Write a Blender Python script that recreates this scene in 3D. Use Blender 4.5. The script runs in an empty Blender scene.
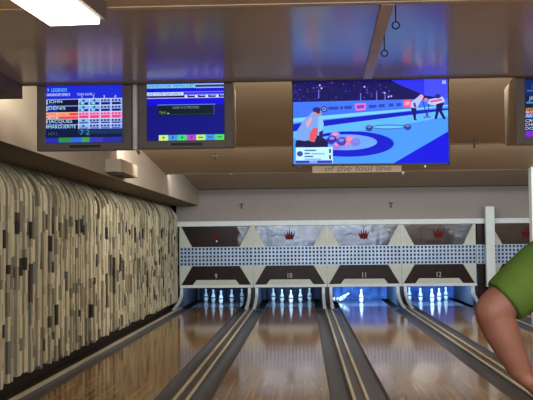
import bpy, bmesh, math, random
from mathutils import Vector, Matrix
R = math.radians
rng = random.Random(7)
scene = bpy.context.scene
COL = scene.collection

# ------------------------------------------------------------------ camera (place built in metres: X right, Y down the lanes, Z up)
F, W, H = 900.0, 533.0, 400.0
CAM = Vector((0.0, 0.0, 1.53))
VPX, VPY, ROLL = 304.0, 240.0, R(0.57)
yc = Vector((VPX - W / 2, VPY - H / 2, F)).normalized()
xc = Vector((math.cos(ROLL), -math.sin(ROLL), 0)); xc = (xc - yc * xc.dot(yc)).normalized()
zc = xc.cross(yc)
RIGHT, UP, BACK = Vector((xc.x, yc.x, zc.x)), -Vector((xc.y, yc.y, zc.y)), -Vector((xc.z, yc.z, zc.z))
cam_data = bpy.data.cameras.new('camera'); cam_data.sensor_width = 36; cam_data.lens = 36 * F / W
cam_data.clip_end = 200; cam_data.clip_start = 0.05
cam = bpy.data.objects.new('camera', cam_data); COL.objects.link(cam)
M = Matrix((RIGHT, UP, BACK)).transposed().to_4x4(); M.translation = CAM
cam.matrix_world = M
scene.camera = cam
scene.view_settings.view_transform = 'Standard'
scene.view_settings.look = 'None'

def s2l(c):
    return tuple((x / 12.92 if x <= 0.04045 else ((x + 0.055) / 1.055) ** 2.4) for x in [v / 255.0 for v in c])

# ------------------------------------------------------------------ materials
def nodes(name):
    m = bpy.data.materials.new(name); m.use_nodes = True
    nt = m.node_tree; b = nt.nodes.get('Principled BSDF')
    return m, nt, b
def mat(name, rgb, rough=0.6, metal=0.0, vary=0.12, scale=6.0, bump=0.0, spec=0.5, ior=1.45, emit=None, estr=1.0, stretch=(1, 1, 1), bscale=None):
    m, nt, b = nodes(name)
    tc = nt.nodes.new('ShaderNodeTexCoord'); mp = nt.nodes.new('ShaderNodeMapping'); mp.inputs['Scale'].default_value = stretch
    nt.links.new(tc.outputs['Object'], mp.inputs['Vector'])
    n = nt.nodes.new('ShaderNodeTexNoise'); n.inputs['Scale'].default_value = scale; n.inputs['Detail'].default_value = 5
    nt.links.new(mp.outputs['Vector'], n.inputs['Vector'])
    r = nt.nodes.new('ShaderNodeValToRGB'); c = s2l(rgb)
    r.color_ramp.elements[0].position = 0.3; r.color_ramp.elements[1].position = 0.7
    r.color_ramp.elements[0].color = tuple(max(0, x * (1 - vary)) for x in c) + (1,)
    r.color_ramp.elements[1].color = tuple(min(1, x * (1 + vary)) for x in c) + (1,)
    nt.links.new(n.outputs['Fac'], r.inputs['Fac']); nt.links.new(r.outputs['Color'], b.inputs['Base Color'])
    b.inputs['Roughness'].default_value = rough; b.inputs['Metallic'].default_value = metal
    b.inputs['IOR'].default_value = ior; b.inputs['Specular IOR Level'].default_value = spec
    if bump:
        n2 = n
        if bscale:
            n2 = nt.nodes.new('ShaderNodeTexNoise'); n2.inputs['Scale'].default_value = bscale; nt.links.new(mp.outputs['Vector'], n2.inputs['Vector'])
        bp = nt.nodes.new('ShaderNodeBump'); bp.inputs['Strength'].default_value = bump; bp.inputs['Distance'].default_value = 0.02
        nt.links.new(n2.outputs['Fac'], bp.inputs['Height']); nt.links.new(bp.outputs['Normal'], b.inputs['Normal'])
    if emit:
        b.inputs['Emission Color'].default_value = s2l(emit) + (1,); b.inputs['Emission Strength'].default_value = estr
    return m
def mat_vcol(name, rough=0.8, bump=0.25, emission=0.0):
    m, nt, b = nodes(name)
    a = nt.nodes.new('ShaderNodeVertexColor'); a.layer_name = 'Col'
    if emission:
        b.inputs['Base Color'].default_value = (0.005, 0.005, 0.006, 1); b.inputs['Roughness'].default_value = 0.35; b.inputs['Specular IOR Level'].default_value = .08
        nt.links.new(a.outputs['Color'], b.inputs['Emission Color']); b.inputs['Emission Strength'].default_value = emission
        return m
    tc = nt.nodes.new('ShaderNodeTexCoord'); mp = nt.nodes.new('ShaderNodeMapping'); mp.inputs['Scale'].default_value = (14, 14, 3)
    n = nt.nodes.new('ShaderNodeTexNoise'); n.inputs['Scale'].default_value = 2.0; n.inputs['Detail'].default_value = 6
    nt.links.new(tc.outputs['Object'], mp.inputs['Vector']); nt.links.new(mp.outputs['Vector'], n.inputs['Vector'])
    mx = nt.nodes.new('ShaderNodeMixRGB'); mx.blend_type = 'MULTIPLY'; mx.inputs['Fac'].default_value = 0.55
    nt.links.new(a.outputs['Color'], mx.inputs['Color1']); nt.links.new(n.outputs['Color'], mx.inputs['Color2'])
    rp = nt.nodes.new('ShaderNodeValToRGB'); rp.color_ramp.elements[0].position = .3; rp.color_ramp.elements[0].color = (.72, .72, .70, 1)
    rp.color_ramp.elements[1].position = .65; rp.color_ramp.elements[1].color = (1, 1, 1, 1)
    nt.links.new(n.outputs['Fac'], rp.inputs['Fac']); nt.links.new(rp.outputs['Color'], mx.inputs['Color2'])
    nt.links.new(mx.outputs['Color'], b.inputs['Base Color']); b.inputs['Roughness'].default_value = rough
    bp = nt.nodes.new('ShaderNodeBump'); bp.inputs['Strength'].default_value = bump; bp.inputs['Distance'].default_value = 0.02
    nt.links.new(n.outputs['Fac'], bp.inputs['Height']); nt.links.new(bp.outputs['Normal'], b.inputs['Normal'])
    return m
def mat_wood_lane():
    m, nt, b = nodes('lane_maple')
    tc = nt.nodes.new('ShaderNodeTexCoord')
    br = nt.nodes.new('ShaderNodeTexBrick'); mp = nt.nodes.new('ShaderNodeMapping')
    mp.inputs['Rotation'].default_value = (0, 0, R(90))
    nt.links.new(tc.outputs['Object'], mp.inputs['Vector']); nt.links.new(mp.outputs['Vector'], br.inputs['Vector'])
    br.inputs['Scale'].default_value = 1.0; br.inputs['Brick Width'].default_value = 2.6; br.inputs['Row Height'].default_value = 0.0285
    br.inputs['Mortar Size'].default_value = 0.0012; br.inputs['Color1'].default_value = s2l((176, 132, 62)) + (1,); br.inputs['Color2'].default_value = s2l((140, 102, 48)) + (1,)
    br.inputs['Mortar'].default_value = s2l((70, 48, 28)) + (1,); br.offset = 0.37
    mp2 = nt.nodes.new('ShaderNodeMapping'); mp2.inputs['Scale'].default_value = (40, 1.2, 1)
    nt.links.new(tc.outputs['Object'], mp2.inputs['Vector'])
    n = nt.nodes.new('ShaderNodeTexNoise'); n.inputs['Scale'].default_value = 1.5; n.inputs['Detail'].default_value = 6
    nt.links.new(mp2.outputs['Vector'], n.inputs['Vector'])
    mx = nt.nodes.new('ShaderNodeMixRGB'); mx.blend_type = 'MULTIPLY'; mx.inputs['Fac'].default_value = 0.6
    rp = nt.nodes.new('ShaderNodeValToRGB'); rp.color_ramp.elements[0].color = (.6, .58, .55, 1); rp.color_ramp.elements[1].color = (1, 1, 1, 1)
    nt.links.new(n.outputs['Fac'], rp.inputs['Fac'])
    nt.links.new(br.outputs['Color'], mx.inputs['Color1']); nt.links.new(rp.outputs['Color'], mx.inputs['Color2'])
    nt.links.new(mx.outputs['Color'], b.inputs['Base Color'])
    b.inputs['Roughness'].default_value = 0.095; b.inputs['IOR'].default_value = 1.42; b.inputs['Specular IOR Level'].default_value = .24
    mp3 = nt.nodes.new('ShaderNodeMapping'); mp3.inputs['Scale'].default_value = (9, 1.6, 1)
    nt.links.new(tc.outputs['Object'], mp3.inputs['Vector'])
    n3 = nt.nodes.new('ShaderNodeTexNoise'); n3.inputs['Scale'].default_value = 2.2; n3.inputs['Detail'].default_value = 2
    nt.links.new(mp3.outputs['Vector'], n3.inputs['Vector'])
    bp = nt.nodes.new('ShaderNodeBump'); bp.inputs['Strength'].default_value = 0.07; bp.inputs['Distance'].default_value = 0.003
    nt.links.new(n3.outputs['Fac'], bp.inputs['Height']); nt.links.new(bp.outputs['Normal'], b.inputs['Normal'])
    return m

MT = {}
MT['ceil_gloss'] = mat('glossy_taupe_ceiling_paint', (206, 194, 190), 0.2, vary=.05, scale=2, spec=.5, bump=.03, bscale=5, ior=2.0)
MT['ceil'] = mat('tan_ceiling_paint', (172, 152, 128), 0.6, vary=.06, scale=1.5, stretch=(1, 1, 3))
MT['ceil_edge'] = mat('pale_beige_trim_paint', (240, 222, 194), 0.6, vary=.08, scale=3)
MT['lip'] = mat('brown_trim_paint', (112, 90, 72), 0.6, vary=.06)
MT['soffit'] = mat('soffit_grey_paint', (160, 150, 136), 0.6, vary=.05, scale=2)
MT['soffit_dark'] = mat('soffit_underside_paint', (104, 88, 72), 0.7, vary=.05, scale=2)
MT['panel_grey'] = mat('grey_wall_paint', (138, 132, 128), 0.6, vary=.05, scale=1.2)
MT['white'] = mat('white_trim_paint', (204, 216, 222), 0.45, vary=.05)
MT['cream'] = mat('cream_laminate', (182, 190, 182), 0.45, vary=.06, scale=5)
MT['brown_gloss'] = mat('dark_brown_gloss_plastic', (36, 20, 20), 0.12, vary=.15, scale=3, ior=1.9, bump=.25, bscale=2.2)
MT['brown_low'] = mat('dark_brown_plastic', (30, 15, 14), 0.3, vary=.25, scale=4, ior=1.5, spec=.16)
MT['brown_mirror'] = mat('brown_plastic_painted_reflection', (66, 71, 80), 0.16, metal=.75, vary=.45, scale=2.6, ior=1.9, bump=.55, bscale=2.4)  # silvery cloudy tone stands in for reflections in the brown panels
MT['red'] = mat('dark_red_enamel', (92, 12, 18), 0.5, vary=.1, spec=.1)
MT['perf'] = mat('perforated_pale_metal', (156, 178, 208), 0.35, metal=.25, vary=.12, scale=2)
MT['black'] = mat('matt_black', (14, 14, 17), 0.7, vary=.2)
MT['seam'] = mat('aluminium_seam', (150, 156, 160), 0.35, metal=.6)
MT['gutter'] = mat('grey_gutter_plastic', (72, 68, 69), 0.36, vary=.12, scale=3, stretch=(4, .5, 1))
MT['cap'] = mat('dark_capping', (70, 65, 62), 0.35, vary=.15, scale=4, stretch=(4, .5, 1))
MT['rail'] = mat('pale_capping_rail', (206, 198, 172), 0.35, vary=.08, scale=4, stretch=(4, .5, 1))
MT['kick'] = mat('white_kickback_paint', (205, 214, 222), 0.35, vary=.1, scale=5)
MT['kickdark'] = mat('grey_kickback_panel', (50, 56, 68), 0.5, vary=.15, scale=5)
MT['base'] = mat('dark_brown_base', (44, 34, 28), 0.6, vary=.15)
MT['lane'] = mat_wood_lane()
MT['approach'] = MT['lane']
MT['deck'] = mat('grey_worn_pin_deck', (74, 78, 90), 0.12, vary=.15, scale=4, stretch=(6, .6, 1), ior=1.45)
MT['sub'] = mat('concrete_subfloor', (52, 48, 46), 0.8)
MT['pin'] = mat('white_pin_enamel', (232, 240, 246), 0.25, vary=.03)
MT['band'] = mat('grey_pin_belt', (70, 90, 120), 0.6, vary=.1)
MT['monitor'] = mat('brown_grey_monitor_plastic', (116, 104, 92), 0.5, vary=.06, scale=8)
MT['monitor_dark'] = mat('dark_slot_plastic', (34, 31, 30), 0.5)
MT['tv'] = mat('black_tv_plastic', (12, 11, 14), 0.35)
MT['steel'] = mat('dark_steel', (46, 42, 40), 0.4, metal=.7)
MT['sprink'] = mat('white_plastic', (220, 210, 195), 0.4)
MT['screen'] = mat_vcol('screen_emission', emission=1.0)
MT['tv_screen'] = mat_vcol('television_emission', emission=1.2)
MT['slats'] = mat_vcol('wall_slat_blocks', 0.75, 0.35)
MT['text_grey'] = mat('pale_grey_numeral', (190, 186, 178), 0.5)
MT['text_dark'] = mat('dark_brown_lettering', (40, 31, 26), 0.6)
MT['sign'] = mat('beige_sign_board', (112, 94, 74), 0.6, vary=.05)
MT['hand'] = mat('warm_skin', (136, 92, 76), 0.55, vary=.12, scale=18, bump=.06)
MT['shirt'] = mat('green_cotton', (76, 104, 34), 0.85, vary=.14, scale=9, bump=.25, bscale=26)
MT['trousers'] = mat('dark_denim', (38, 42, 58), 0.9, vary=.2, scale=40)
MT['hair'] = mat('dark_brown_hair', (48, 34, 26), 0.6, vary=.3, scale=40, bump=.5)
MT['shoe'] = mat('grey_shoe_leather', (80, 76, 74), 0.5)
MT['eye'] = mat('eye_white', (225, 222, 216), 0.3)
MT['backwall'] = mat('warm_back_wall', (150, 130, 110), 0.8)
MT['lens'] = mat('white_diffuser', (240, 240, 238), 0.5, vary=.01, emit=(255, 246, 230), estr=5.0)
MT['housing'] = mat('taupe_fixture_housing', (140, 124, 116), 0.5, vary=.05)
MT['vent'] = mat('vent_grille', (88, 84, 78), 0.5)
MT['bracket'] = mat('white_hanger_enamel', (250, 248, 242), 0.4, vary=.04)
MT['mullion'] = mat('white_window_frame', (215, 212, 205), 0.5)

def mat_curtain(name, c0, c1, estr):
    m, nt, b = nodes(name)
    tc = nt.nodes.new('ShaderNodeTexCoord'); n = nt.nodes.new('ShaderNodeTexNoise'); n.inputs['Scale'].default_value = 5; n.inputs['Detail'].default_value = 4
    nt.links.new(tc.outputs['Object'], n.inputs['Vector'])
    r = nt.nodes.new('ShaderNodeValToRGB'); r.color_ramp.elements[0].position = .35; r.color_ramp.elements[1].position = .68
    r.color_ramp.elements[0].color = s2l(c0) + (1,); r.color_ramp.elements[1].color = s2l(c1) + (1,)
    nt.links.new(n.outputs['Fac'], r.inputs['Fac']); nt.links.new(r.outputs['Color'], b.inputs['Base Color'])
    b.inputs['Roughness'].default_value = 0.7
    return m
MT['curtain_dark'] = mat_curtain('dark_blue_pit_curtain', (14, 24, 46), (30, 46, 78), 0)
MT['curtain_blue'] = mat_curtain('blue_pit_curtain', (34, 66, 140), (74, 116, 190), 0)
MT['curtain_mid'] = mat_curtain('mid_blue_pit_curtain', (16, 50, 120), (34, 84, 170), 0)

# ------------------------------------------------------------------ mesh helpers
def link(name, me, m, parent=None):
    o = bpy.data.objects.new(name, me); COL.objects.link(o)
    for x in (m if isinstance(m, (list, tuple)) else [m]): me.materials.append(x)
    if parent: o.parent = parent
    return o
def build(name, bm, m, parent=None, smooth=False, recalc=True):
    me = bpy.data.meshes.new(name)
    if recalc: bmesh.ops.recalc_face_normals(bm, faces=bm.faces)
    if smooth:
        for f in bm.faces: f.smooth = True
    bm.to_mesh(me); bm.free()
    return link(name, me, m, parent)
def NB(): return bmesh.new()
def box(bm, x0, x1, y0, y1, z0, z1, bev=0.0):
    r = bmesh.ops.create_cube(bm, size=1)
    vs = r['verts']
    for v in vs:
        v.co = Vector((x0 + (v.co.x + .5) * (x1 - x0), y0 + (v.co.y + .5) * (y1 - y0), z0 + (v.co.z + .5) * (z1 - z0)))
    if bev:
        es = list({e for v in vs for e in v.link_edges})
        bmesh.ops.bevel(bm, geom=es, offset=bev, segments=2, affect='EDGES', profile=.6)
    return bm
def prism(bm, pts, axis, a, b):
    """pts: 2-D outline; axis 'x': (y,z), 'y': (x,z), 'z': (x,y); extruded from a to b"""
    def P(p, t):
        return {'x': (t, p[0], p[1]), 'y': (p[0], t, p[1]), 'z': (p[0], p[1], t)}[axis]
    v0 = [bm.verts.new(P(p, a)) for p in pts]; v1 = [bm.verts.new(P(p, b)) for p in pts]
    bm.faces.new(v0); bm.faces.new(v1[::-1])
    n = len(pts)
    for i in range(n):
        bm.faces.new((v0[i], v0[(i + 1) % n], v1[(i + 1) % n], v1[i]))
    return bm
def lathe(bm, prof, seg=20, off=(0, 0, 0)):
    rings = []
    for r, z in prof:
        rings.append([bm.verts.new((off[0] + r * math.cos(2 * math.pi * k / seg), off[1] + r * math.sin(2 * math.pi * k / seg), off[2] + z)) for k in range(seg)])
    for a, b in zip(rings, rings[1:]):
        for k in range(seg):
            bm.faces.new((a[k], a[(k + 1) % seg], b[(k + 1) % seg], b[k]))
    bm.faces.new(rings[0][::-1]); bm.faces.new(rings[-1])
    return bm
def tube(bm, pts, rad, seg=12, flat=None):
    """swept tube through pts; rad scalar / list of r or (ra, rb)"""
    pts = [Vector(p) for p in pts]; n = len(pts)
    rings = []; prev = None
    for i, p in enumerate(pts):
        t = (pts[min(i + 1, n - 1)] - pts[max(i - 1, 0)]).normalized()
        if prev is None:
            ref = Vector((0, 0, 1)) if abs(t.z) < .9 else Vector((0, 1, 0))
            u = t.cross(ref).normalized() if flat is None else (Vector(flat) - t * Vector(flat).dot(t)).normalized()
        else:
            u = (prev - t * prev.dot(t)).normalized()
        prev = u; w = t.cross(u)
        r = rad[i] if isinstance(rad, (list, tuple)) else rad
        ra, rb = r if isinstance(r, (list, tuple)) else (r, r)
        rings.append([bm.verts.new(p + u * ra * math.cos(2 * math.pi * k / seg) + w * rb * math.sin(2 * math.pi * k / seg)) for k in range(seg)])
    for a, b in zip(rings, rings[1:]):
        for k in range(seg):
            bm.faces.new((a[k], a[(k + 1) % seg], b[(k + 1) % seg], b[k]))
    bm.faces.new(rings[0][::-1]); bm.faces.new(rings[-1])
    return bm
def ball(bm, c, r, seg=14, rings=10):
    m = Matrix.Translation(Vector(c)) @ Matrix.Diagonal((r[0], r[1], r[2], 1) if isinstance(r, (tuple, list)) else (r, r, r, 1))
    bmesh.ops.create_uvsphere(bm, u_segments=seg, v_segments=rings, radius=1, matrix=m); return bm
def empty(name, loc=(0, 0, 0)):
    o = bpy.data.objects.new(name, None); COL.objects.link(o); o.location = loc; o.empty_display_size = .1
    return o
def tag(o, label, cat, group=None, kind=None):
    o['label'] = label; o['category'] = cat
    if group: o['group'] = group
    if kind: o['kind'] = kind
    return o
def struct(name, bm, m, **k):
    o = build(name, bm, m, **k); o['kind'] = 'structure'; return o
def text_geo(s, shear=0.0):
    """lettering as flat outlines: verts (x, y) with faces, scaled to cap height 1"""
    cu = bpy.data.curves.new('lettering', 'FONT'); cu.body = s; cu.size = 1.0; cu.shear = shear; cu.resolution_u = 2
    o = bpy.data.objects.new('lettering', cu); COL.objects.link(o)
    bpy.context.view_layer.update()
    me = bpy.data.meshes.new_from_object(o.evaluated_get(bpy.context.evaluated_depsgraph_get()))
    vs = [(v.co.x / .69, v.co.y / .69) for v in me.vertices]; fs = [tuple(p.vertices) for p in me.polygons]
    bpy.data.objects.remove(o); bpy.data.curves.remove(cu); bpy.data.meshes.remove(me)
    return vs, fs

# ------------------------------------------------------------------ room numbers
ZC = 2.73                       # low edge of every ceiling step
LANE = {9: -2.045, 10: -0.335, 11: 1.375, 12: 3.085, 13: 5.09}
SP = 1.71
YM = 20.85                      # front of the pinsetter masks
XL, XR = -3.45, 6.45
HALF = 0.57                     # half a lane's width
YE = 23.6                       # back of the pits
XW = -2.97                      # face of the slatted wall

# ---- floor
bm = NB(); box(bm, XL, XR, -5, 3.6, -0.08, 0.0); struct('floor', bm, MT['approach'])
bm = NB(); box(bm, XL, XR, 3.6, YE + .1, -0.3, -0.16); struct('floor', bm, MT['sub'])
# ---- walls that close the place
bm = NB(); box(bm, XL - .1, XL, -5, YE + .2, -.3, 3.3); struct('wall_left', bm, MT['base'])
bm = NB(); box(bm, XR, XR + .1, -5, YE + .2, -.3, 3.3); struct('wall_right', bm, MT['backwall'])
bm = NB(); box(bm, XL, XR, -5.1, -5, -.3, 3.3); struct('wall_back', bm, MT['backwall'])
bm = NB(); box(bm, XL, XR, YE + .1, YE + .2, -.3, 3.3); struct('wall_far', bm, MT['black'])
bm = NB(); box(bm, -2.98, XR, YM + .12, YM + .17, 1.9, 3.2); struct('wall_front', bm, MT['panel_grey'])

# ---- ceiling steps: a glossy flat one, then three that slope down away from the bowler and hide lamps behind their edges
def quad_slab(name, m, ya, za, yb, zb, x0=XL, x1=XR, t=0.03):
    bm = NB(); prism(bm, [(ya, za), (yb, zb), (yb, zb + t), (ya, za + t)], 'x', x0, x1); return struct(name, bm, m)
bm = NB(); box(bm, XL, XR, -5, 4.5, ZC - .01, ZC + .03); struct('ceiling', bm, MT['ceil_edge'])
quad_slab('ceiling', MT['ceil_gloss'], 4.5, ZC, 6.66, ZC)
quad_slab('ceiling', MT['ceil'], 7.1, ZC + .36, 11.42, ZC)
quad_slab('ceiling', MT['ceil'], 11.8, ZC + .33, 15.86, ZC)
quad_slab('ceiling', MT['ceil'], 16.2, ZC + .30, 20.7, ZC)
quad_slab('ceiling', MT['ceil'], -5, 3.25, YE + .2, 3.25)
for k, y in enumerate((6.66, 11.42, 15.86)):
    bm = NB(); box(bm, XL, XR, y, y + .045, ZC - .012, ZC + .5); struct('trim_%d' % (k + 1), bm, MT['lip'])
bm = NB(); box(bm, XL, XR, 4.48, 4.53, ZC - .014, ZC - .0); struct('trim_4', bm, MT['ceil_edge'])
# soffit along the left wall
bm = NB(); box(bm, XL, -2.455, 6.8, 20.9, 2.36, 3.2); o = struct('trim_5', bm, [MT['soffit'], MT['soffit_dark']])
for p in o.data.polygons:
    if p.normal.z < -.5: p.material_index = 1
bm = NB(); box(bm, XL, -2.12, -5, 6.7, 2.62, 2.8); struct('trim_6', bm, MT['lip'])

# ---- slatted wall: upright pleats, each made of staggered blocks, coved back at the top
def slat_wall():
    bm = NB(); cl = bm.loops.layers.float_color.new('Col')
    tones = [((238, 232, 200), 46), ((220, 214, 182), 24), ((190, 184, 156), 18), ((150, 142, 126), 12), ((92, 80, 66), 4), ((58, 49, 42), 2), ((146, 154, 152), 5)]
    pal = [t for t, w in tones for _ in range(w)]
    y = 6.9; k = 0
    cols = []
    while y < YM - .12:
        ph = k % 4
        wd = (.085, .05, .07, .04)[ph] * rng.uniform(.85, 1.2)
        dep = (0.048, 0.022, 0.060, -0.012)[ph] + rng.uniform(-.008, .008)
        cols.append((y, y + wd, dep, ph)); y += wd; k += 1
    zt, zb = 2.40, 0.175
    pair_rows = [rng.uniform(.4, 2.0) for _ in range(9)]
    def xo(z):
        t = max(0, z - 2.02) / .38
        return -.26 * t * t
    prev_dep = None
    for (y0, y1, dep, ph) in cols:
        z = zb + rng.uniform(-.05, .03)
        zs = [z]
        while z < zt:
            z += rng.choice((.09, .13, .18, .24, .32)); zs.append(min(z, zt))
        if len(zs) > 2 and zs[-1] - zs[-2] < .03: zs.pop(-2)
        last = None
        for a, b in zip(zs, zs[1:]):
            c = rng.choice(pal)
            if ph == 3 and rng.random() < .75: c = rng.choice(((84, 72, 58), (112, 98, 80), (60, 50, 42), (48, 40, 34)))  # recessed columns mostly coloured dark, imitating shade in the gaps
            for q in pair_rows:
                if a < q < b and b - a < .2 and rng.random() < .14: c = (52, 48, 46)
            j = rng.uniform(.9, 1.06); c = tuple(min(255, v * j) for v in c)
            d = dep + rng.uniform(-.006, .006)
            nseg = 1 if b < 2.0 else 4
            za = a
            for s in range(nseg):
                zc_ = a + (b - a) * (s + 1) / nseg
                X0, X1 = XW + d + xo(za), XW + d + xo(zc_)
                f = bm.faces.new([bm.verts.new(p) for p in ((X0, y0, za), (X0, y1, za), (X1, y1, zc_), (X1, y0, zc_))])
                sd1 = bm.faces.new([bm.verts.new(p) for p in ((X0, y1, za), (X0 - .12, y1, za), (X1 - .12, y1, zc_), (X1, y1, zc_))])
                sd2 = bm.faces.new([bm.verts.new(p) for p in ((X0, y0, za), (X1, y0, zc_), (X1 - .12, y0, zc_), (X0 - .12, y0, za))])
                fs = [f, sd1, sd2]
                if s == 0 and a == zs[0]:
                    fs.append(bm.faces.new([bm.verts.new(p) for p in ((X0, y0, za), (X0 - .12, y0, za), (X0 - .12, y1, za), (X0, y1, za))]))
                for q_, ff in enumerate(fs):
                    e = (1.0, .6, .42, .3)[q_]  # side and bottom faces darkened in colour to imitate shade between pleats
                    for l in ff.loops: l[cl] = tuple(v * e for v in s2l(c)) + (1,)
                za = zc_
    # backing sheet so nothing shows between blocks
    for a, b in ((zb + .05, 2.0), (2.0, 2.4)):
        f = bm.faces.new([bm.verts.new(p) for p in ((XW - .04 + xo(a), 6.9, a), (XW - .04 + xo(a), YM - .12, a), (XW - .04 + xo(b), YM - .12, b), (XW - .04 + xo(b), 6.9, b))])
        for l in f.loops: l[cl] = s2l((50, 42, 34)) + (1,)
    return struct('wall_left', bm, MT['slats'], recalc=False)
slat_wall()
bm = NB(); box(bm, XL, XW - .05, 3.6, YM + .05, -.16, .2); struct('baseboard_left', bm, MT['base'])
bm = NB(); box(bm, XW - .05, -2.87, 3.6, YM - .6, -.16, .02); struct('trim_7', bm, MT['base'])

# ---- lanes
ORD = {9: 'lane nine, beside the slatted left wall', 10: 'lane ten, second from the slatted wall', 11: 'lane eleven, the one with fallen pins', 12: 'lane twelve, left of the square white posts', 13: 'lane thirteen, partly hidden behind the green-shirted person'}
for n, x in LANE.items():
    t = tag(empty('bowling_lane', (x, 3.6, 0)), 'polished brown wood bowling %s' % ORD[n], 'bowling lane', 'bowling lanes')
    bm = NB(); box(bm, -HALF, HALF, 0, 17.0, -.06, 0); build('lane_boards', bm, MT['lane'], t)
    bm = NB(); box(bm, -HALF, HALF, 17.0, 20.0, -.06, 0); build('pin_deck', bm, MT['deck'], t)
    bm = NB(); box(bm, -HALF, HALF, -.06, 0, -.06, .001); build('foul_line', bm, MT['black'], t)

# ---- dividers: gutter each side, a dark capping with pale rails, and the white kickback plates at the pin end
def gutter_bm(w, L):
    bm = NB(); N = 10
    o_ = [(-w / 2 + w * i / N, -.055 * math.sqrt(max(0, 1 - (2 * i / N - 1) ** 2)) - .005) for i in range(N + 1)]
    i_ = [(p[0], p[1] - .02) for p in o_[::-1]]
    prism(bm, o_ + i_, 'y', 0, L); return bm
KCURVE = [(17.26 - 1.35 * (k / 10) ** 2.6, .432 - .385 * (k / 10) ** .75) for k in range(11)]
def kick_bm(x0, x1):
    bm = NB(); prism(bm, [(y, z) for y, z in KCURVE] + [(15.92, .0), (19.8, .0), (19.8, .432)], 'x', x0, x1); return bm
def kick(x0, x1, parent):
    k = build('kickback_plate', kick_bm(x0, x1), MT['kickdark'], parent)
    bm = NB(); c = [(y - .02, z + .004) for y, z in KCURVE]; d = [(y + .03, z + .004 if i == 0 else z - .03) for i, (y, z) in enumerate(KCURVE)]
    prism(bm, c + d[::-1], 'x', x0 - .008, x1 + .008); build('edge_trim', bm, MT['kick'], k)
def divider(xa, xb, label, left_gutter=True, right_gutter=True):
    """xa, xb: edges of the lanes on either side"""
    t = tag(empty('lane_divider', ((xa + xb) / 2, 3.6, 0)), label, 'lane divider', 'capped gutters between the lanes')
    hw = (xb - xa) / 2; g = .205
    for s in (-1, 1):
        o = build('gutter', gutter_bm(g, 17.2), MT['gutter'], t); o.location = (s * (hw - g / 2), 0, 0)
    c = hw - g
    bm = NB(); box(bm, -c, c, 0, 17.2, -.15, .012, .006); cp = build('capping', bm, MT['cap'], t)
    for s in (-1, 1):
        bm = NB(); box(bm, s * (c - .018) - .016, s * (c - .018) + .016, 0, 17.1, .012, .034, .006); build('capping_rail', bm, MT['rail'], cp)
    for s in (-1, 1):
        x0 = s * (c - .02)
        kick(min(x0, x0 + s * .05), max(x0, x0 + s * .05), t)
    bm = NB(); box(bm, -c + .02, c - .02, 17.5, 19.8, .0, .432); build('kickback_core', bm, MT['kickdark'], t)
divider(LANE[9] + HALF, LANE[10] - HALF, 'dark grey gutter divider with two pale rails between lanes nine and ten')
divider(LANE[10] + HALF, LANE[11] - HALF, 'dark grey gutter divider with two pale rails between lanes ten and eleven')
divider(LANE[11] + HALF, LANE[12] - HALF, 'dark grey gutter divider with two pale rails between lanes eleven and twelve')
divider(LANE[12] + HALF, LANE[13] - HALF, 'wide dark gutter divider behind the bent arm, between lanes twelve and thirteen')
t = tag(empty('lane_divider', (LANE[9] - HALF, 3.6, 0)), 'single dark gutter with one pale edge rail along the slatted left wall', 'lane divider', 'capped gutters between the lanes')
o = build('gutter', gutter_bm(.205, 17.2), MT['gutter'], t); o.location = (-.1025, 0, 0)
bm = NB(); box(bm, -.24, -.208, 0, 17.1, -.15, .03, .006); build('capping_rail', bm, MT['rail'], t)
kick(-.26, -.21, t)
t = tag(empty('lane_divider', (LANE[13] + HALF, 3.6, 0)), 'single dark gutter on the far right side of lane thirteen', 'lane divider', 'capped gutters between the lanes')
o = build('gutter', gutter_bm(.205, 17.2), MT['gutter'], t); o.location = (.1025, 0, 0)
bm = NB(); box(bm, .205, .255, 0, 17.1, -.15, .03, .006); build('capping_rail', bm, MT['rail'], t)
kick(.21, .26, t)

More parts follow.
